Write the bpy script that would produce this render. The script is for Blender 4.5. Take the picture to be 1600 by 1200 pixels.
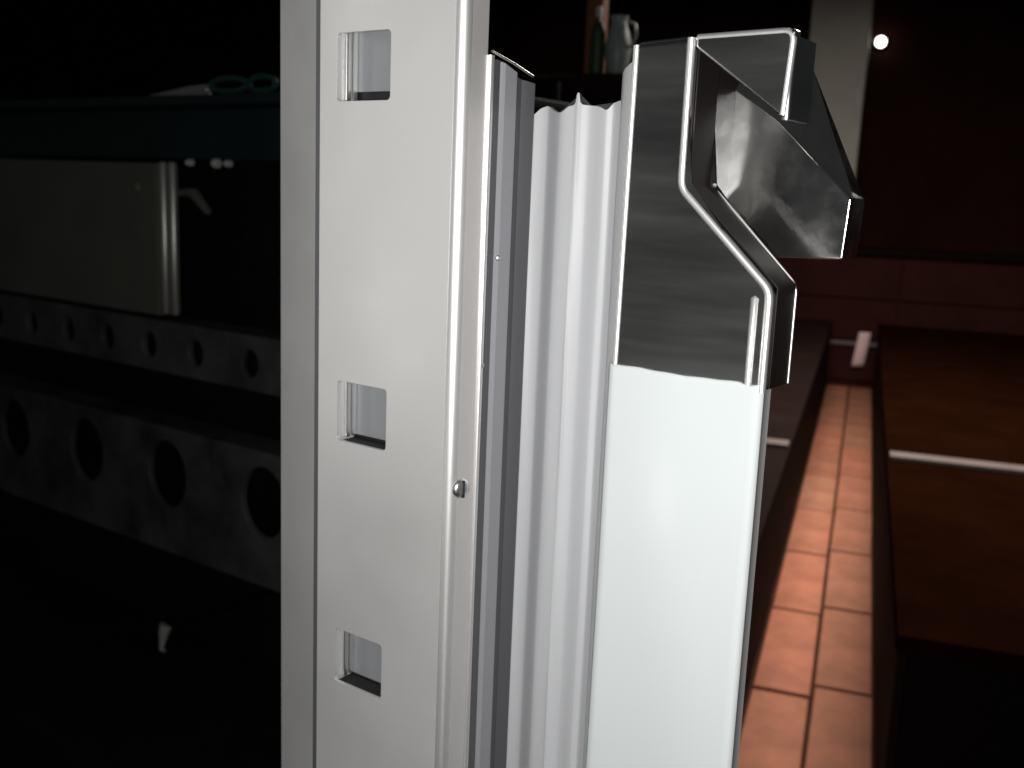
import bpy, bmesh, math, random
from mathutils import Vector, Matrix
random.seed(4)
for o in list(bpy.data.objects): bpy.data.objects.remove(o)
S = bpy.context.scene
COL = S.collection

# ------------------------------------------------------------------ camera
# X runs along the front of the cabinet and door, Y goes back into the kitchen, Z is up (metres)
cd = bpy.data.cameras.new('camera'); cam = bpy.data.objects.new('camera', cd); COL.objects.link(cam)
cd.sensor_width = 36; cd.lens = 36.0; cd.clip_start = 0.02; cd.clip_end = 60
cd.dof.use_dof = True; cd.dof.focus_distance = 0.46; cd.dof.aperture_fstop = 14.0
ROT = Matrix(((0.81497, -0.13866, 0.56267), (0.57811, 0.12716, -0.80599), (0.04020, 0.98214, 0.18379)))
cam.matrix_world = Matrix.Translation((0.3068, -0.3849, 1.2132)) @ ROT.to_4x4()
S.camera = cam

# ------------------------------------------------------------------ light: a dark kitchen, a torch-like lamp by the camera
w = bpy.data.worlds.new('World'); S.world = w; w.use_nodes = True
w.node_tree.nodes['Background'].inputs[0].default_value = (0.9, 0.95, 1.0, 1)
w.node_tree.nodes['Background'].inputs[1].default_value = 0.02

def area(name, loc, target, sx, sy, power, color, spread=180):
    l = bpy.data.lights.new(name, 'AREA'); l.shape = 'RECTANGLE'; l.size = sx; l.size_y = sy
    l.energy = power; l.color = color; l.spread = math.radians(spread)
    o = bpy.data.objects.new(name, l); COL.objects.link(o); o.location = loc
    o.rotation_euler = (Vector(target) - Vector(loc)).to_track_quat('-Z', 'Y').to_euler()
    return o
area('added_edge_strip', (0.36, -0.46, 1.02), (0.05, 0.02, 1.06), 0.06, 0.74, 0.15, (1.0, 0.985, 0.96))  # added unseen strip, draws long highlights down the upright edges
area('added_left_strip', (-0.66, -0.66, 1.22), (0.09, 0.0, 1.20), 0.12, 0.7, 0.8, (1.0, 0.985, 0.96))  # added unseen strip, gives the cap's left edge its highlight
area('hand_lamp', (0.31, -0.42, 1.205), (0.04, 0.02, 1.18), 0.03, 0.03, 3.3, (1.0, 0.985, 0.96))
area('added_film_spot', (-0.195, -0.66, 0.88), (0.122, 0.0, 1.09), 0.045, 0.06, 0.07, (1.0, 1.0, 1.0))  # added small light, only makes a hotspot on the film
area('aisle_ceiling_lamp', (-0.62, 3.3, 2.5), (-0.72, 3.4, 0.0), 0.5, 2.6, 84.0, (1.0, 0.90, 0.80), 175)

S.view_settings.view_transform = 'Standard'; S.view_settings.look = 'None'
S.view_settings.exposure = 0.0; S.view_settings.gamma = 1.0; S.view_settings.use_curve_mapping = False

# ------------------------------------------------------------------ materials
def mat(name, col, rough=0.5, metal=0.0, spec=0.5, vary=0.0, vscale=60, vstretch=(1, 1, 1), rvary=0.0,
        bump=0.0, bscale=400, coat=0.0, aniso=0.0, emit=None, trans=0.0, alpha=1.0):
    m = bpy.data.materials.new(name); m.use_nodes = True
    nt = m.node_tree; b = nt.nodes['Principled BSDF']
    b.inputs['Base Color'].default_value = (*col, 1); b.inputs['Roughness'].default_value = rough
    b.inputs['Metallic'].default_value = metal; b.inputs['Specular IOR Level'].default_value = spec
    b.inputs['Coat Weight'].default_value = coat; b.inputs['Anisotropic'].default_value = aniso
    b.inputs['Transmission Weight'].default_value = trans
    if emit:
        b.inputs['Emission Color'].default_value = (*emit[0], 1); b.inputs['Emission Strength'].default_value = emit[1]
    if vary or rvary or bump:
        tc = nt.nodes.new('ShaderNodeTexCoord'); mp = nt.nodes.new('ShaderNodeMapping')
        mp.inputs['Scale'].default_value = vstretch; nt.links.new(tc.outputs['Object'], mp.inputs['Vector'])
        n = nt.nodes.new('ShaderNodeTexNoise'); n.inputs['Scale'].default_value = vscale
        n.inputs['Detail'].default_value = 5; n.inputs['Roughness'].default_value = 0.6
        nt.links.new(mp.outputs['Vector'], n.inputs['Vector'])
    if vary:
        r = nt.nodes.new('ShaderNodeMapRange'); r.inputs[3].default_value = 1 - vary; r.inputs[4].default_value = 1 + vary
        r.inputs[1].default_value = 0.25; r.inputs[2].default_value = 0.75
        nt.links.new(n.outputs['Fac'], r.inputs[0])
        mx = nt.nodes.new('ShaderNodeVectorMath'); mx.operation = 'SCALE'
        mx.inputs[0].default_value = col; nt.links.new(r.outputs[0], mx.inputs['Scale'])
        nt.links.new(mx.outputs[0], b.inputs['Base Color'])
    if rvary:
        r2 = nt.nodes.new('ShaderNodeMapRange'); r2.inputs[3].default_value = max(0.02, rough - rvary); r2.inputs[4].default_value = rough + rvary
        r2.inputs[1].default_value = 0.3; r2.inputs[2].default_value = 0.7
        nt.links.new(n.outputs['Fac'], r2.inputs[0]); nt.links.new(r2.outputs[0], b.inputs['Roughness'])
    if bump:
        n2 = nt.nodes.new('ShaderNodeTexNoise'); n2.inputs['Scale'].default_value = bscale; n2.inputs['Detail'].default_value = 4
        nt.links.new(mp.outputs['Vector'], n2.inputs['Vector'])
        bp = nt.nodes.new('ShaderNodeBump'); bp.inputs['Strength'].default_value = bump; bp.inputs['Distance'].default_value = 0.001
        nt.links.new(n2.outputs['Fac'], bp.inputs['Height']); nt.links.new(bp.outputs['Normal'], b.inputs['Normal'])
    return m

M = {}
M['grey_steel'] = mat('satin_grey_steel', (0.655, 0.655, 0.65), 0.38, 0.40, vary=0.06, vscale=9, rvary=0.09, bump=0.04, bscale=500)
M['grey_steel_warm'] = mat('satin_grey_steel_return', (0.61, 0.59, 0.58), 0.38, 0.40, vary=0.05, vscale=14, rvary=0.05, bump=0.04)
M['edge_steel'] = mat('polished_corner_steel', (0.97, 0.97, 0.96), 0.38, 0.8, vary=0.03, vscale=14, bump=0.02)
M['slot_lining'] = mat('slot_lining', (0.27, 0.28, 0.295), 0.5, 0.2, vary=0.06, vscale=40)
M['chrome'] = mat('polished_chrome', (0.88, 0.88, 0.87), 0.30, 1.0)
M['frame_strip'] = mat('grey_plastic_frame_strip', (0.31, 0.31, 0.335), 0.4, 0.0, vary=0.07, vscale=20, vstretch=(1, 1, .1), bump=0.05)
M['strip_dark'] = mat('dark_grey_strip', (0.085, 0.085, 0.095), 0.4, vary=0.1, vscale=20, vstretch=(1, 1, .1))  # dark grey for the backing, outer bands and joint
M['gap_black'] = mat('gap_black', (0.008, 0.008, 0.009), 0.6)  # black colour stands for the shade inside slots, gaps and grooves
M['gasket'] = mat('grey_vinyl_gasket', (0.51, 0.52, 0.54), 0.48, 0.0, vary=0.06, vscale=40, vstretch=(1, 1, .08), bump=0.08, bscale=90)
M['mirror_steel'] = mat('dark_polished_steel', (0.50, 0.50, 0.49), 0.23, 1.0, vary=0.12, vscale=26, vstretch=(.25, 1, 2.2), rvary=0.035, bump=0.02, bscale=140)
M['wedge_steel'] = mat('smeared_polished_steel', (0.56, 0.56, 0.55), 0.17, 0.98, vary=0.10, vscale=30, rvary=0.10, bump=0.5, bscale=34)
M['bright_edge'] = mat('bright_edge_steel', (0.95, 0.95, 0.94), 0.38, 0.85)  # bright metal of the edge highlight tubes, also on bead and rib
M['pocket'] = mat('dark_brown_pocket', (0.012, 0.008, 0.007), 0.45, spec=0.25, vary=0.4, vscale=25, vstretch=(1, 1, .3))  # dark brown put in for the dark reflections on the pocket walls
M['film'] = mat('white_protective_film', (0.605, 0.645, 0.65), 0.20, 0.0, spec=0.5, vary=0.015, vscale=10, bump=0.10, bscale=18)
M['door_core'] = mat('white_door_core', (0.60, 0.60, 0.60), 0.5)
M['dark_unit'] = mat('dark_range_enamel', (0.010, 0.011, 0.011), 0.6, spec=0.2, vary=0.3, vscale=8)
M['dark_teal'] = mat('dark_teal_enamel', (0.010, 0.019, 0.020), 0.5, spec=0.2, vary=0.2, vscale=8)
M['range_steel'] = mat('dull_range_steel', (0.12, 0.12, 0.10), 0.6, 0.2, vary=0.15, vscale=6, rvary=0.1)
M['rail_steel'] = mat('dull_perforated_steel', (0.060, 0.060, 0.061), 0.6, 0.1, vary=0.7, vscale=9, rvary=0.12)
M['rod'] = mat('handle_rod_steel', (0.42, 0.42, 0.39), 0.35, 0.7)
M['teal'] = mat('teal_plastic', (0.010, 0.045, 0.038), 0.4)
M['blade'] = mat('blade_steel', (0.45, 0.45, 0.45), 0.35, 0.8)
M['pale'] = mat('pale_plastic', (0.40, 0.40, 0.38), 0.4)
M['brown'] = mat('dark_brown_wood', (0.017, 0.010, 0.0085), 0.8, spec=0.03, vary=0.3, vscale=5, vstretch=(1, 1, .15), rvary=0.1)
M['red_brown'] = mat('dark_red_brown_laminate', (0.040, 0.012, 0.010), 0.7, spec=0.05, vary=0.25, vscale=5, rvary=0.1)
M['bench_brown'] = mat('red_brown_bench_top', (0.012, 0.0036, 0.0014), 0.85, spec=0.0, vary=0.3, vscale=5)
M['black'] = mat('black_paint', (0.006, 0.004, 0.004), 0.8, spec=0.08)
M['pale_trim'] = mat('pale_trim_strip', (0.17, 0.135, 0.13), 0.6, vary=0.15, vscale=12)
M['pillar'] = mat('pale_grey_pillar_paint', (0.40, 0.395, 0.36), 0.7, vary=0.12, vscale=5)
M['pink'] = mat('pink_paper', (0.92, 0.66, 0.64), 0.7)
M['lamp'] = mat('lit_lamp', (1, 1, 1), 0.5, emit=((1, 0.95, 0.85), 6.0))
M['wood'] = mat('orange_brown_board', (0.18, 0.06, 0.02), 0.5, vary=0.3, vscale=10, vstretch=(1, 1, .1))
M['green'] = mat('green_bottle_plastic', (0.02, 0.04, 0.012), 0.5)
M['jug'] = mat('pale_jug_ceramic', (0.22, 0.25, 0.24), 0.45, coat=0.3)
M['wall'] = mat('dark_kitchen_wall', (0.020, 0.0065, 0.005), 0.9, spec=0.05, vary=0.3, vscale=3)
M['grout'] = mat('dark_red_grout', (0.050, 0.022, 0.014), 0.9, spec=0.1, vary=0.3, vscale=20)
TILES = [mat('terracotta_tile', (0.47 * k, 0.195 * k2, 0.122 * k2), 0.7, spec=0.15, vary=0.30, vscale=7, rvary=0.1, bump=0.2, bscale=60)
         for k, k2 in ((1.0, 1.0), (0.93, 0.97), (1.06, 1.0), (0.98, 1.08), (0.88, 0.90))]

# ------------------------------------------------------------------ helpers
def tag(o, label=None, cat=None, group=None, kind=None):
    if label: o['label'] = label
    if cat: o['category'] = cat
    if group: o['group'] = group
    if kind: o['kind'] = kind
    return o
def thing(name, loc, label, cat, group=None):
    o = bpy.data.objects.new(name, None); COL.objects.link(o); o.location = loc; o.empty_display_size = 0.05
    tag(o, label, cat, group); return o
def link(name, me, m, parent=None, smooth=False):
    o = bpy.data.objects.new(name, me); COL.objects.link(o)
    if m is not None: me.materials.clear(); me.materials.append(m)
    if smooth:
        for p in me.polygons: p.use_smooth = True
    if parent is not None:
        o.parent = parent
        o.matrix_parent_inverse = Matrix.Translation(parent_world(parent)).inverted()
    return o
def parent_world(p):
    v = Vector(p.location) if p.parent is None else Vector((0, 0, 0)) + parent_world(p.parent) if p.type == 'EMPTY' else Vector((0, 0, 0))
    return v
def bm_mesh(bm, name):
    bmesh.ops.recalc_face_normals(bm, faces=bm.faces)
    me = bpy.data.meshes.new(name); bm.to_mesh(me); bm.free(); return me
def auto_smooth(o, ang=35, weighted=True):
    me = o.data
    for p in me.polygons: p.use_smooth = True
    me.set_sharp_from_angle(angle=math.radians(ang))
    if weighted:
        wn = o.modifiers.new('even_faces', 'WEIGHTED_NORMAL'); wn.weight = 100; wn.keep_sharp = True
    return o
def box(name, lo, hi, m, parent=None, bev=0.0, rot=None, seg=2):
    bm = bmesh.new(); bmesh.ops.create_cube(bm, size=1)
    lo = Vector(lo); hi = Vector(hi)
    for v in bm.verts: v.co = Vector((lo[i] + (v.co[i] + .5) * (hi[i] - lo[i]) for i in range(3)))
    if bev: bmesh.ops.bevel(bm, geom=list(bm.edges), offset=bev, segments=seg, affect='EDGES', profile=0.5)
    if rot is not None: bmesh.ops.transform(bm, matrix=rot, verts=bm.verts)
    o = link(name, bm_mesh(bm, name), m, parent)
    return auto_smooth(o) if bev else o
def sweep_z(name, prof, z0, z1, m, parent=None, closed=True, tops=None, ang=40, nz=1, wob=0.0):
    """profile of (x, y) points swept upright; tops = height of each point's upper end"""
    bm = bmesh.new(); rows = []
    for k in range(nz + 1):
        f = k / nz; row = []
        for i, (x, y) in enumerate(prof):
            zt = tops[i] if tops else z1
            dx = wob * math.sin(7.3 * f * 6 + i * .9) * (0.3 + f); row.append(bm.verts.new((x + dx, y - dx * .6, z0 + (zt - z0) * f)))
        rows.append(row)
    n = len(prof)
    for a, b in zip(rows, rows[1:]):
        for i in range(n if closed else n - 1):
            bm.faces.new((a[i], a[(i + 1) % n], b[(i + 1) % n], b[i]))
    if closed:
        bm.faces.new(rows[0]); bm.faces.new(rows[-1])
    return auto_smooth(link(name, bm_mesh(bm, name), m, parent), ang)
def plate(name, outline, holes, y0, y1, bev, m, parent=None, res=3, ang=50):
    """upright sheet: (x, z) outline with holes, from depth y0 to y1, edges rounded by bev"""
    cu = bpy.data.curves.new(name + '_outline', 'CURVE'); cu.dimensions = '2D'; cu.fill_mode = 'BOTH'
    for pts in [outline] + list(holes):
        sp = cu.splines.new('POLY'); sp.points.add(len(pts) - 1); sp.use_cyclic_u = True
        for p, (x, z) in zip(sp.points, pts): p.co = (x, z, 0, 1)
    cu.extrude = (y1 - y0) / 2 - bev; cu.bevel_depth = bev; cu.bevel_resolution = res; cu.offset = -bev
    t = bpy.data.objects.new('tmp', cu); COL.objects.link(t)
    bpy.context.view_layer.update()
    me = bpy.data.meshes.new_from_object(t.evaluated_get(bpy.context.evaluated_depsgraph_get()))
    bpy.data.objects.remove(t); me.name = name
    for v in me.vertices:
        x, z, d = v.co; v.co = (x, (y0 + y1) / 2 - d, z)
    bm = bmesh.new(); bm.from_mesh(me); bmesh.ops.remove_doubles(bm, verts=bm.verts, dist=1e-6)
    me2 = bm_mesh(bm, name)
    return auto_smooth(link(name, me2, m, parent), ang)
def rounded(x0, z0, x1, z1, r, n=4):
    pts = []
    for cx, cz, a0 in ((x1 - r, z1 - r, 0), (x0 + r, z1 - r, 90), (x0 + r, z0 + r, 180), (x1 - r, z0 + r, 270)):
        for k in range(n + 1):
            a = math.radians(a0 + 90 * k / n); pts.append((cx + r * math.cos(a), cz + r * math.sin(a)))
    return pts
def round_corners(pts, r, n=4):
    out = []; N = len(pts)
    for i in range(N):
        p = Vector(pts[i]); a = Vector(pts[i - 1]) - p; b = Vector(pts[(i + 1) % N]) - p
        rr = r[i] if isinstance(r, (list, tuple)) else r
        if rr == 0: out.append(tuple(p)); continue
        la = min(rr, a.length * .45, b.length * .45); pa = p + a.normalized() * la; pb = p + b.normalized() * la
        for k in range(n + 1):
            t = k / n; out.append(tuple((1 - t) ** 2 * pa + 2 * t * (1 - t) * p + t * t * pb))
    return out
def tube(name, pts, rad, m, parent=None, n=10, caps=True):
    bm = bmesh.new(); rings = []
    P = [Vector(p) for p in pts]
    for i, p in enumerate(P):
        d = (P[min(i + 1, len(P) - 1)] - P[max(i - 1, 0)]).normalized()
        u = d.cross(Vector((0.3, 0.9, 0.2))).normalized(); v = d.cross(u)
        r = rad[i] if isinstance(rad, (list, tuple)) else rad
        rings.append([bm.verts.new(p + (u * math.cos(2 * math.pi * k / n) + v * math.sin(2 * math.pi * k / n)) * r) for k in range(n)])
    for a, b in zip(rings, rings[1:]):
        for k in range(n): bm.faces.new((a[k], a[(k + 1) % n], b[(k + 1) % n], b[k]))
    if caps: bm.faces.new(rings[0]); bm.faces.new(rings[-1])
    return auto_smooth(link(name, bm_mesh(bm, name), m, parent), 50, False)
def lathe(name, prof, c, m, parent=None, n=24):
    bm = bmesh.new(); rings = []
    for r, z in prof: rings.append([bm.verts.new((c[0] + r * math.cos(2 * math.pi * k / n), c[1] + r * math.sin(2 * math.pi * k / n), c[2] + z)) for k in range(n)])
    for a, b in zip(rings, rings[1:]):
        for k in range(n): bm.faces.new((a[k], a[(k + 1) % n], b[(k + 1) % n], b[k]))
    bm.faces.new(rings[0]); bm.faces.new(rings[-1])
    return auto_smooth(link(name, bm_mesh(bm, name), m, parent), 45)
def dome(name, c, axis, r, h, m, parent=None, slot=False):
    """screw or rivet head standing on a face whose outward normal is axis"""
    bm = bmesh.new(); n = 16; A = Vector(axis).normalized(); u = A.orthogonal().normalized(); v = A.cross(u); c = Vector(c)
    rings = []
    for rr, hh in ((1.0, -0.3), (1.0, 0.25), (0.82, 0.7), (0.45, 0.95)):
        rings.append([bm.verts.new(c + A * h * hh + (u * math.cos(2 * math.pi * k / n) + v * math.sin(2 * math.pi * k / n)) * r * rr) for k in range(n)])
    for a, b in zip(rings, rings[1:]):
        for k in range(n): bm.faces.new((a[k], a[(k + 1) % n], b[(k + 1) % n], b[k]))
    bm.faces.new(rings[0]); bm.faces.new(rings[-1])
    return auto_smooth(link(name, bm_mesh(bm, name), m, parent), 40)

# ------------------------------------------------------------------ setting: floor, wall
A = Vector((-0.28, 0.96, 0)); P = Vector((0.96, 0.28, 0)); O = Vector((-0.479, 1.692, 0))     # aisle: along, across, origin
AISLE = Matrix(((P.x, A.x, 0, O.x), (P.y, A.y, 0, O.y), (0, 0, 1, 0), (0, 0, 0, 1)))          # (across, along, up) -> world
floor = box('floor', (-13, -2.5, -0.06), (4.5, 9.5, -0.006), M['grout']); tag(floor, 'terracotta tiled kitchen floor with dark joints', kind='structure')
TW, TL = 0.149, 0.56
tile_meshes = []
for k in range(5):
    bm = bmesh.new(); bmesh.ops.create_cube(bm, size=1)
    for v in bm.verts: v.co = Vector((v.co.x * (TW - .010), v.co.y * (TL - .018), v.co.z * .012))
    bmesh.ops.bevel(bm, geom=[e for e in bm.edges if all(v.co.z > 0 for v in e.verts)], offset=.003, segments=1, affect='EDGES')
    me = bm_mesh(bm, 'floor_tile'); me.materials.append(TILES[k]); tile_meshes.append(me)
for i in range(-1, 4):
    for j in range(-3, 10):
        o = bpy.data.objects.new('tile', tile_meshes[random.randrange(5)]); COL.objects.link(o)
        off = 0.07 if i % 2 else 0.0
        o.matrix_world = AISLE @ Matrix.Translation(((i + .5) * TW + .001, (j + .03) * TL + off, -.006 + random.uniform(-.0012, .0012))) @ Matrix.Rotation(random.uniform(-.006, .006), 4, 'Z')
        o.parent = floor
wl = box('wall', (-10.0, 5.45, 0), (4.0, 5.6, 4.6), M['wall'], rot=AISLE); tag(wl, 'dark kitchen back wall', kind='structure')

# ------------------------------------------------------------------ slotted upright of the cabinet
post = thing('slotted_post', (-0.058, 0.03, 0.0), 'tall satin grey steel upright with three square slots, left of the rubber gasket', 'post')
slots = [(-0.0772, 1.2550, -0.0412, 1.2880), (-0.0752, 1.0790, -0.0400, 1.1115), (-0.0752, 0.9400, -0.0402, 0.9715)]
ZT, ZB = 1.75, 0.02
plate('front_plate', [(-0.0892, ZB), (-0.0017, ZB), (-0.0017, ZT), (-0.0892, ZT)], [rounded(*s, 0.0022) for s in slots],
      0.0, 0.0020, 0.00012, M['grey_steel'], post)
sweep_z('side_flange', [(-0.0916, 0.0016), (-0.0922, 0.0017), (-0.1358, 0.0156), (-0.1366, 0.0166), (-0.1366, 0.050), (-0.0916, 0.050)], ZB, ZT, M['grey_steel'], post, ang=30)
box('joint_strip', (-0.0925, 0.0003, ZB), (-0.0893, 0.020, ZT), M['strip_dark'], post)  # dark strip filling the groove between flange and plate
R_ = 0.0056
arc_o = [(-0.0016 + R_ * math.sin(math.radians(a)), R_ * (1 - math.cos(math.radians(a)))) for a in range(0, 91, 6)]
arc_i = [(-0.0016 + (R_ - .002) * math.sin(math.radians(a)), R_ - (R_ - .002) * math.cos(math.radians(a))) for a in range(90, -1, -6)]
sweep_z('corner_edge', arc_o + arc_i, ZB, ZT, M['edge_steel'], post, ang=30)
sweep_z('side_return', [(0.0040, 0.00575), (0.0040, 0.0178), (0.0034, 0.0184), (-0.0006, 0.0184), (-0.0006, 0.00575)], ZB, ZT, M['grey_steel_warm'], post, ang=30)
for (x0, z0, x1, z1), gap in zip(slots, (.0058, .0012, .0004)):
    b = box('slot_lining', (x0 - .004, 0.0135, z0 + gap), (x1 + .006, 0.0150, z1 + .008), M['slot_lining'], post)
    box('slot_cheek', (x0 - .0035, 0.0022, z0 - .006), (x0 + .0002, 0.0132, z1 + .006), M['grey_steel'], b, bev=.0004)
    box('slot_lip', (x0 + .0006, 0.0052, z0 + .0008), (x0 + .0024, 0.0080, z1 + .006), M['chrome'], b, bev=.0006)
    box('slot_lip', (x0 + .0006, 0.0098, z0 + .0008), (x0 + .0020, 0.0131, z1 + .006), M['chrome'], b, bev=.0005)
    box('slot_gap', (x0 - .003, 0.0151, z0 - .010), (x1 + .006, 0.0190, z1 + .010), M['gap_black'], b)
    box('slot_sill', (x0 - .002, 0.0022, z0 - .006), (x1 + .004, 0.0133, z0 - .0006), M['gap_black'], b)  # coloured black as the dark recess line along the slot bottom
sc = dome('screw', (0.0040, 0.0072, 1.0665), (1, -0.25, 0), 0.0052, 0.0028, M['chrome'], post)
box('screw_slot', (0.0056, 0.0062, 1.0622), (0.0070, 0.0072, 1.0708), M['gap_black'], sc)

# ------------------------------------------------------------------ frame strip beside the gasket
fr = thing('frame_strip', (0.003, 0.04, 0.0), 'dark grey ribbed frame strip with bright chrome bead, between slotted upright and gasket', 'door frame')
zt = 1.277
prof = [(0.0000, 0.0206), (0.0000, 0.0590), (-0.006, 0.0590), (-0.006, 0.0206)]
sweep_z('backing_strip', prof, ZB, zt, M['strip_dark'], fr, tops=[1.2768, 1.2672, 1.2672, 1.2768], ang=25)
box('front_band', (0.0002, 0.0238, ZB), (0.0034, 0.0292, 1.2755), M['strip_dark'], fr, bev=.0004)
sweep_z('centre_band', [(0.0002, 0.0296), (0.0036, 0.0304), (0.0044, 0.0322), (0.0040, 0.0425), (0.0030, 0.0440), (0.0002, 0.0450)], ZB, zt, M['frame_strip'], fr,
        tops=[1.2750, 1.2748, 1.2742, 1.2712, 1.2708, 1.2706], ang=25)
sweep_z('rear_band', [(0.0002, 0.0520), (0.0022, 0.0545), (0.0040, 0.0585), (0.0002, 0.0588)], ZB, zt, M['strip_dark'], fr, tops=[1.2690, 1.2684, 1.2676, 1.2674], ang=25)
tube('chrome_bead', [(0.0042, 0.0196, z) for z in (ZB, 0.6, 1.0, 1.2, 1.2765)], [0.0010, 0.0012, 0.0014, 0.0019, 0.0021], M['bright_edge'], fr, n=14)
box('bead_groove', (-0.002, 0.0187, ZB), (0.0010, 0.0235, 1.276), M['gap_black'], fr)  # solid black strip in place of the groove's shade
tube('top_trim', [(0.0030, 0.0225, 1.2788), (0.0036, 0.040, 1.2752), (0.0030, 0.0575, 1.2712)], 0.0007, M['chrome'], fr, n=8)
dome('spot_dome', (0.0042, 0.0318, 1.1807), (1, -0.9, 0), 0.0016, 0.0012, M['chrome'], fr)  # added chrome dome to give a star glint
dome('spot_dome', (0.0050, 0.0200, 1.1277), (1, -0.8, 0), 0.0015, 0.0012, M['chrome'], fr)  # second added dome, a glint on the bead

# ------------------------------------------------------------------ gasket
gk = thing('door_gasket', (0.03, 0.055, 0.0), 'light grey ribbed rubber gasket with uneven cut top, between chrome bead and door', 'gasket')
gp = [(0.0005, 0.0632, 1.2525), (0.0035, 0.0648, 1.2560), (0.0080, 0.0660, 1.2575), (0.0145, 0.0612, 1.2545), (0.0210, 0.0566, 1.2528), (0.0255, 0.0566, 1.2560), (0.0298, 0.0566, 1.2568), (0.0306, 0.0563, 1.2625),
      (0.0316, 0.0566, 1.2625), (0.0324, 0.0574, 1.2570), (0.0368, 0.0598, 1.2566), (0.0420, 0.0587, 1.2560), (0.0471, 0.0576, 1.2538), (0.0498, 0.0595, 1.2575), (0.0535, 0.0574, 1.2582), (0.0573, 0.0552, 1.2585)]
for _ in range(1):                      # soften the pleats
    q = [gp[0]]
    for a, b in zip(gp, gp[1:]):
        q.append(tuple(.8 * u + .2 * v for u, v in zip(a, b))); q.append(tuple(.2 * u + .8 * v for u, v in zip(a, b)))
    gp = q + [gp[-1]]
front = [(x, y) for x, y, z in gp]; back = [(x, y + 0.0022) for x, y, z in reversed(gp)]
sweep_z('bellows', front + back, ZB, 1.26, M['gasket'], gk, tops=[z for x, y, z in gp] + [z for x, y, z in reversed(gp)], ang=60, nz=40, wob=0.00022)
fl = [(0.0565, 0.0552), (0.0590, 0.0500), (0.0630, 0.0450), (0.0700, 0.0405), (0.0790, 0.0360), (0.0885, 0.0325)]
ft = [1.2690, 1.2700, 1.2715, 1.2745, 1.2770, 1.2785]
sweep_z('mounting_flap', fl + [(x + .001, y + .0018) for x, y in reversed(fl)], ZB, 1.27, M['gasket'], gk, tops=ft + ft[::-1], ang=50, nz=20, wob=0.0002)

# ------------------------------------------------------------------ door
door = thing('cold_room_door', (0.125, 0.03, 0.0), 'door edge with polished dark steel handle cap above glossy white film, right of the gasket', 'door')
def bevelled(name, outline, y0, y1, bev, m, parent, seg=5, only_front=False):
    bm = bmesh.new()
    f = [bm.verts.new((x, y0, z)) for x, z in outline]; b = [bm.verts.new((x, y1, z)) for x, z in outline]
    bm.faces.new(f); bm.faces.new(list(reversed(b))); n = len(f)
    for i in range(n): bm.faces.new((f[i], b[i], b[(i + 1) % n], f[(i + 1) % n]))
    bm.edges.ensure_lookup_table()
    bmesh.ops.bevel(bm, geom=list(bm.edges), offset=bev, segments=seg, affect='EDGES', profile=0.5, clamp_overlap=True)
    return auto_smooth(link(name, bm_mesh(bm, name), m, parent), 50)
cap = bevelled('handle_cap', [(0.0902, 1.1385), (0.1600, 1.1385), (0.1600, 1.1800), (0.1190, 1.2185), (0.1190, 1.2774), (0.0915, 1.2760)], 0.0, 0.0245, 0.0034, M['mirror_steel'], door)
cor = bevelled('upper_corner', [(0.1194, 1.2725), (0.1588, 1.2442), (0.1604, 1.2775), (0.1194, 1.2768)], 0.0004, 0.0064, 0.0014, M['mirror_steel'], door, 4)
sweep_z('corner_return', [(0.1570, 0.0010), (0.1588, 0.0010), (0.1602, 0.0018), (0.1606, 0.0034), (0.1606, 0.0220), (0.1584, 0.0220), (0.1584, 0.0066), (0.1570, 0.0066)], 1.2445, 1.2750, M['mirror_steel'], cor, ang=80)
def edge_highlight(name, pts, rad, parent=None, m='bright_edge'):  # bright tubes added along the cap's edges as their highlight lines
    P_ = [Vector((p[0], p[2])) for p in pts]; sm_ = round_corners([tuple(p) for p in P_], [0] + [.004] * (len(pts) - 2) + [0], 6)
    y = pts[0][1]; return tube(name, [(x, y, z) for x, z in sm_], rad, M[m], parent, n=16)
edge_highlight('bright_edge', [(0.1176, 0.0008, 1.2762), (0.1176, 0.0008, 1.2178), (0.1587, 0.0008, 1.1794), (0.1587, 0.0008, 1.1390)], 0.0017, cap)
edge_highlight('bright_edge', [(0.0929, 0.0012, 1.2745), (0.0917, 0.0012, 1.1390)], 0.0015, cap)
edge_highlight('bright_edge', [(0.1200, 0.0016, 1.2762), (0.1592, 0.0016, 1.2768), (0.1574, 0.0016, 1.2462)], 0.0014, cor)
edge_highlight('rear_edge', [(0.1200, 0.0246, 1.2200), (0.1606, 0.0246, 1.1806), (0.1606, 0.0246, 1.1400)], 0.0005, cap)
plate('pocket_dark_sheet', [(0.1192, 1.2720), (0.1198, 1.2720), (0.1198, 1.2192), (0.1606, 1.1808), (0.1606, 1.1400), (0.1601, 1.1400), (0.1601, 1.1802), (0.1192, 1.2186)], [], 0.0042, 0.0240, 0.0001, M['pocket'], cap)  # added dark sheet, covers bright reflections on the pocket wall
tube('pressed_rib', [(0.1530, 0.0004, z) for z in (1.1400, 1.1410, 1.1760, 1.1772)], [.0003, .0016, .0016, .0003], M['bright_edge'], cap, n=12)
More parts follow.
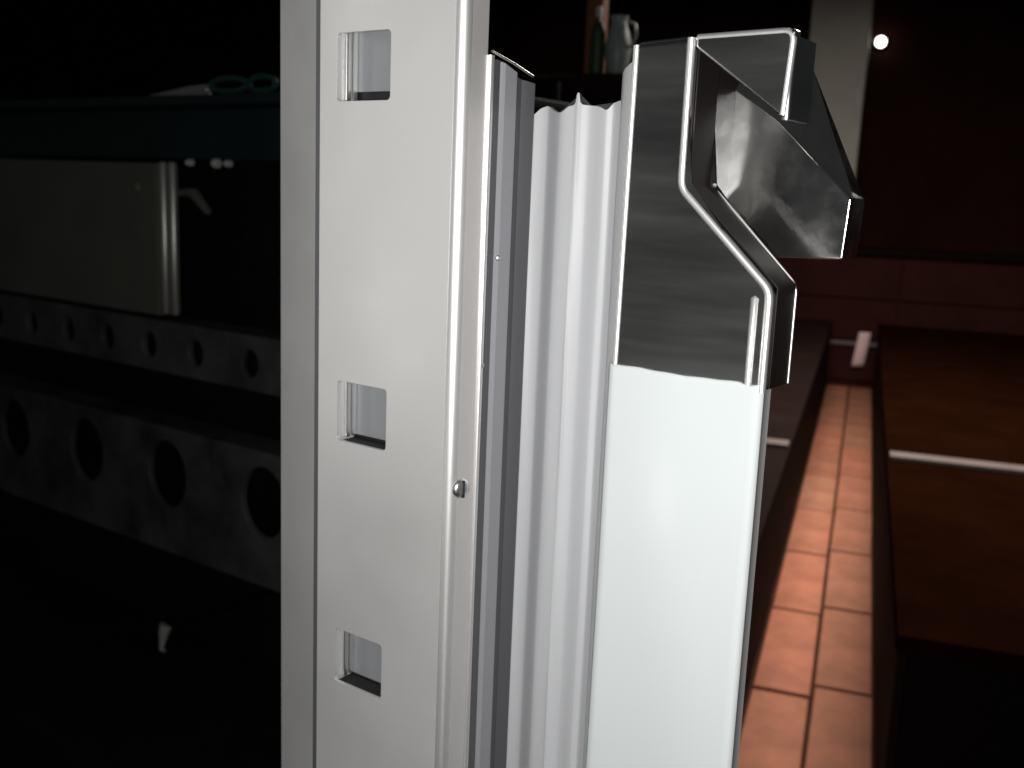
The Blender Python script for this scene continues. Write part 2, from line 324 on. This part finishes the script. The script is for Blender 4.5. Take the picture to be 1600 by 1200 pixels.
# film-covered front, with a gently rippled top edge
bm = bmesh.new()
x0, x1 = 0.0882, 0.1600; NX, NZ = 28, 60
def film_x(u):          # flat front, rounded round the right edge
    return x0 + (x1 - x0) * u
cols = []
for i in range(NX + 1):
    u = i / NX; x = film_x(u)
    d = max(0.0, x - (x1 - 0.0012)) / 0.0012; y = -0.0010 + 0.0014 * (1 - math.sqrt(max(0.0, 1 - d * d)))
    dl = max(0.0, (x0 + 0.0022) - x) / 0.0022; y += 0.0030 * (1 - math.sqrt(max(0.0, 1 - dl * dl)))
    top = 1.1418 + 0.0003 * math.sin(u * 9) + 0.00012 * math.sin(u * 31 + 1) - (0.0006 if 0.88 < u < 0.93 else 0)
    row = []
    for j in range(NZ + 1):
        f = j / NZ; z = 0.03 + (top - 0.03) * (1 - (1 - f) ** 1.6)
        row.append(bm.verts.new((x, y + 0.00022 * math.sin(x * 120 + z * 14) + 0.00018 * math.sin(z * 33 + x * 60), z)))
    cols.append(row)
for a, b in zip(cols, cols[1:]):
    for j in range(NZ): bm.faces.new((a[j], b[j], b[j + 1], a[j + 1]))
film = link('protective_film', bm_mesh(bm, 'protective_film'), M['film'], door, smooth=True)
sm = film.modifiers.new('thickness', 'SOLIDIFY'); sm.thickness = 0.0004; sm.offset = 0
tag(film, 'glossy white protective film')
box('front_panel', (0.0900, 0.0006, 0.03), (0.1580, 0.0030, 1.1370), M['door_core'], door, bev=.001)
box('core', (0.0905, 0.0032, 0.03), (0.1420, 0.0560, 1.1372), M['door_core'], door)
box('upper_core', (0.0925, 0.0242, 1.1374), (0.1165, 0.0560, 1.2700), M['pocket'], door, bev=.001)  # coloured dark so lamp light does not bounce back off the wedge
# polished wedge behind the handle cut-out
def wedge():
    Fr = [(0.1145, 1.2630), (0.1366, 1.2476), (0.1713, 1.2164), (0.1700, 1.1910), (0.1290, 1.1890), (0.1150, 1.2090)]
    yF = 0.050; bm = bmesh.new()
    f = [bm.verts.new((x, yF, z)) for x, z in Fr]
    t = [bm.verts.new(p) for p in ((0.1145, 0.0760, 1.2830), (0.1391, 0.0760, 1.2771), (0.1633, 0.0760, 1.2193))]
    bk = [bm.verts.new((x - .006, 0.090, z)) for x, z in Fr]
    bm.faces.new(f)
    bm.faces.new((f[0], f[1], t[1], t[0])); bm.faces.new((f[1], f[2], t[2], t[1]))
    for i in range(2, 5): bm.faces.new((f[i], f[i + 1], bk[i + 1], bk[i]))
    bm.faces.new((f[5], f[0], t[0], bk[0], bk[5])); bm.faces.new((t[0], t[1], bk[1], bk[0])); bm.faces.new((t[1], t[2], bk[2], bk[1])); bm.faces.new((f[2], bk[2], t[2]))
    bm.faces.new(list(reversed(bk)))
    bmesh.ops.bevel(bm, geom=list(bm.edges), offset=0.0008, segments=2, affect='EDGES', profile=0.5)
    return auto_smooth(link('handle_wedge', bm_mesh(bm, 'handle_wedge'), M['wedge_steel'], door), 30)
wedge()

# ------------------------------------------------------------------ dark range behind, left
rg = thing('dark_range', (-1.4, 0.85, 0.0), 'dark cooking range with steel panel and double rod, left of the slotted upright', 'range')
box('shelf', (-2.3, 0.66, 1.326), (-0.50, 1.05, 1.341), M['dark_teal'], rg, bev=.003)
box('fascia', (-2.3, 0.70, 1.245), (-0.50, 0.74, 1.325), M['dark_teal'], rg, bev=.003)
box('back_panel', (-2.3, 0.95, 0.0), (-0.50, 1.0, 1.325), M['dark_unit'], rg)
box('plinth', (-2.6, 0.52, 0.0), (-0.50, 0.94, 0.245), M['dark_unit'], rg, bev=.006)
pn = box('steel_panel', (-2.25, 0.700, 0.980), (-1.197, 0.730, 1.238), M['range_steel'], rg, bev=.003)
dome('spot_dome', (-1.252, 0.700, 1.196), (0, -1, 0), 0.012, 0.006, M['range_steel'], pn)
for x in (-1.183, -1.158):
    tube('upright_rod', [(x, 0.705, z) for z in (0.985, 0.99, 1.1, 1.235, 1.240)], [.006, .0085, .0085, .0085, .006], M['rod'], rg, n=14)
for x, r in ((-1.102, .006), (-1.037, .008), (-1.008, .006)):
    dome('knob', (x, 0.698, 1.2395), (0, -1, 0), r, 0.010, M['pale'], rg)
lv = tube('lever', [(-1.150, 0.712, 1.190), (-1.110, 0.700, 1.192), (-1.088, 0.695, 1.190), (-1.050, 0.690, 1.163)], [.006, .007, .010, .006], M['range_steel'], rg, n=10)
def circ(cx, cz, rx, rz, n=22): return [(cx + rx * math.cos(2 * math.pi * k / n), cz + rz * math.sin(2 * math.pi * k / n)) for k in range(n)]
def rail(name, zs, holes, label):
    t = thing(name, (-1.3, 0.70, zs[0]), label, 'rail', 'perforated rails of the range')
    plate('perforated_strip', [(-2.25, zs[0]), (-0.52, zs[0]), (-0.52, zs[1]), (-2.25, zs[1])], holes, 0.700, 0.712, 0.002, M['rail_steel'], t)
    box('top_flange', (-2.25, 0.7125, zs[1] - .010), (-0.52, 0.780, zs[1] - .002), M['rail_steel'], t, bev=.002)
    return t
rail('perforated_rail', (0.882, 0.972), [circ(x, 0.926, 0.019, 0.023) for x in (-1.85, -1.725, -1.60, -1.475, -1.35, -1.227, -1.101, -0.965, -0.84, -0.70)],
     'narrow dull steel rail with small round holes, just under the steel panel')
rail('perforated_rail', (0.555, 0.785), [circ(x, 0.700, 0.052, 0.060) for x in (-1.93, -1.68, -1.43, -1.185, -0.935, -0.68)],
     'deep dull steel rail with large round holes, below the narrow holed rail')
sh = thing('kitchen_shears', (-0.98, 0.675, 1.341), 'teal handled kitchen shears lying on the dark shelf edge', 'shears')
plate('blade', [(-1.175, 1.3435), (-1.02, 1.3420), (-1.02, 1.3580), (-1.07, 1.3560)], [], 0.672, 0.675, .0006, M['blade'], sh)
def loop(cx, cz, rx, rz, y):
    pts = [(cx + rx * math.cos(2 * math.pi * k / 20), y, cz + rz * math.sin(2 * math.pi * k / 20)) for k in range(21)]
    return tube('grip_loop', pts, 0.0045, M['teal'], sh, n=8, caps=False)
loop(-0.980, 1.3560, 0.042, 0.0095, 0.676); loop(-0.915, 1.3570, 0.030, 0.0105, 0.684)
dome('pivot_screw', (-1.030, 0.671, 1.350), (0, -1, 0), .005, .002, M['blade'], sh)
hk = thing('wall_hook', (-1.19, 0.76, 0.38), 'small pale hook in the dark below the deep holed rail', 'hook')
tube('hook_stem', [(-1.188, 0.694, 0.418), (-1.190, 0.690, 0.405), (-1.193, 0.688, 0.385), (-1.190, 0.684, 0.372), (-1.183, 0.686, 0.372)], [.012, .010, .006, .004, .003], M['pale'], hk)
box('hook_plate', (-1.206, 0.696, 0.392), (-1.170, 0.704, 0.424), M['black'], hk, bev=.002)
tube('hook_post', [(-1.188, 0.704, 0.408), (-1.188, 0.952, 0.408)], .006, M['black'], hk)

# ------------------------------------------------------------------ cupboard far behind the gap, with kitchen things
cb = thing('wall_cupboard', (-1.0, 1.75, 0.0), 'dark brown cupboard seen through the gap above the gasket', 'cupboard')
box('carcass', (-1.60, 1.60, 0.0), (-0.72, 1.95, 1.475), M['brown'], cb, bev=.004)
box('cupboard_door', (-1.595, 1.585, 0.05), (-1.012, 1.598, 1.470), M['brown'], cb, bev=.003)
box('cupboard_door', (-1.006, 1.585, 0.05), (-0.725, 1.598, 1.470), M['brown'], cb, bev=.003)
tube('door_pull', [(-0.965, 1.575, 1.385), (-0.965, 1.572, 1.40), (-0.965, 1.572, 1.455)], .004, M['pale_trim'], cb)
wb = thing('chopping_board', (-0.912, 1.68, 1.475), 'orange brown wooden board standing on the cupboard, beside the green bottle', 'board')
plate('board', rounded(-0.948, 1.4755, -0.905, 1.80, .008), [], 1.64, 1.665, .003, M['wood'], wb)
bt = thing('green_bottle', (-0.880, 1.64, 1.475), 'slim green bottle with pale cap on the cupboard', 'bottle')
lathe('bottle_body', [(.014, 0), (.016, .004), (.016, .085), (.012, .10), (.006, .112), (.006, .125)], (-0.899, 1.615, 1.4755), M['green'], bt)
lathe('cap', [(.0072, .118), (.0075, .120), (.0075, .138), (.006, .140)], (-0.899, 1.615, 1.4755), M['pale'], bt)
jg = thing('milk_jug', (-0.838, 1.64, 1.475), 'pale glazed jug on the cupboard, right of the green bottle', 'jug')
lathe('jug_body', [(.018, 0), (.020, .003), (.027, .030), (.030, .055), (.024, .085), (.017, .105), (.019, .118), (.021, .122), (.018, .121), (.015, .106)], (-0.862, 1.64, 1.4755), M['jug'], jg)
tube('jug_handle', [(-0.838, 1.640, 1.585), (-0.823, 1.640, 1.578), (-0.819, 1.640, 1.555), (-0.828, 1.640, 1.535), (-0.835, 1.640, 1.532)], .0035, M['jug'], jg)

# ------------------------------------------------------------------ aisle on the right
def abox(name, lo, hi, m, parent, bev=0.0): return box(name, lo, hi, m, parent, bev, rot=AISLE)
def awp(t, s, z): return tuple(AISLE @ Vector((t, s, z)))
lo_ = thing('low_bench', awp(-0.3, 2.4, 0), 'low dark brown bench on the left of the tiled aisle', 'bench')
abox('side_board', (-0.018, -0.30, 0.004), (-0.002, 5.0, 0.415), M['brown'], lo_, .003)
abox('bench_top', (-0.62, -0.32, 0.416), (0.004, 5.0, 0.450), M['brown'], lo_, .004)
abox('end_board', (-0.60, -0.298, 0.004), (-0.02, -0.280, 0.415), M['brown'], lo_, .003)
abox('back_board', (-0.62, -0.30, 0.004), (-0.602, 5.0, 0.415), M['brown'], lo_, .003)
abox('trim_strip', (-0.60, 1.06, 0.451), (-0.002, 1.13, 0.463), M['pale_trim'], lo_, .003)
hi_ = thing('aisle_bench', awp(0.7, 2.4, 0), 'low dark brown bench on the right of the tiled aisle', 'bench')
abox('side_board', (0.300, -0.30, 0.004), (0.316, 5.0, 0.415), M['brown'], hi_, .003)
abox('bench_top', (0.294, -0.32, 0.416), (1.60, 5.0, 0.450), M['bench_brown'], hi_, .004)
abox('end_board', (0.318, -0.298, 0.004), (1.58, -0.280, 0.415), M['black'], hi_, .003)
abox('back_board', (1.582, -0.30, 0.004), (1.60, 5.0, 0.415), M['black'], hi_, .003)
abox('trim_strip', (0.302, 1.06, 0.451), (1.58, 1.13, 0.466), M['pale_trim'], hi_, .003)
fc = thing('far_cabinet', awp(0.0, 5.25, 0), 'dark red brown cabinet closing the far end of the tiled aisle', 'cabinet')
abox('carcass', (-2.2, 5.06, 0.004), (2.4, 5.42, 0.90), M['red_brown'], fc, .004)
abox('worktop', (-2.2, 5.00, 0.902), (2.4, 5.43, 0.94), M['black'], fc, .004)
for k, (a, b) in enumerate(((-2.18, -1.32), (-1.31, -0.46), (-0.45, 0.40), (0.41, 1.26), (1.27, 2.12))):
    abox('drawer_front', (a, 5.04, 0.325), (b, 5.058, 0.60), M['red_brown'], fc, .004)
    abox('drawer_front', (a, 5.04, 0.61), (b, 5.058, 0.89), M['red_brown'], fc, .004)
    abox('door_panel', (a, 5.04, 0.05), (b, 5.058, 0.285), M['red_brown'], fc, .004)
abox('rail', (-2.18, 5.018, 0.292), (2.38, 5.058, 0.315), M['pale_trim'], fc, .003)
tg = thing('paper_tag', awp(0.20, 5.01, 0.15), 'pink paper tag hanging on the rail of the far cabinet', 'tag')
bm = bmesh.new(); rows = []
for j in range(9):
    f = j / 8; z = 0.150 + f * 0.235; y = 5.006 - 0.010 * math.sin(f * 4)
    rows.append([bm.verts.new(AISLE @ Vector((x + 0.028 * f, y + 0.004 * k, z))) for k, x in enumerate((0.150, 0.185, 0.225))])
for a, b in zip(rows, rows[1:]):
    for k in range(2): bm.faces.new((a[k], a[k + 1], b[k + 1], b[k]))
pt = link('paper', bm_mesh(bm, 'paper'), M['pink'], tg, smooth=True); s_ = pt.modifiers.new('thickness', 'SOLIDIFY'); s_.thickness = .002
pl = thing('wall_pillar', awp(-0.12, 5.35, 0.95), 'pale grey square pillar against the dark wall, above the far cabinet', 'pillar')
abox('shaft', (-0.317, 5.00, 1.10), (0.055, 5.40, 3.3), M['pillar'], pl, .01)
abox('base_block', (-0.33, 5.02, 0.942), (0.068, 5.42, 1.098), M['red_brown'], pl, .008)
lp = thing('wall_lamp', awp(0.14, 5.42, 2.2), 'small round lit lamp on the dark wall, right of the grey pillar', 'lamp')
c = awp(0.125, 5.40, 2.31)
bulb = dome('bulb', c, -A, 0.034, 0.05, M['lamp'], lp); dome('lamp_base', awp(0.125, 5.449, 2.31), -A, 0.055, 0.03, M['black'], lp)
tube('stem', [awp(0.125, 5.445, 2.31), awp(0.125, 5.40, 2.31)], 0.012, M['black'], lp)

# ------------------------------------------------------------------ render
S.render.engine = 'CYCLES'
S.cycles.samples = 160; S.cycles.use_denoising = True
S.render.resolution_x = 1024; S.render.resolution_y = 768
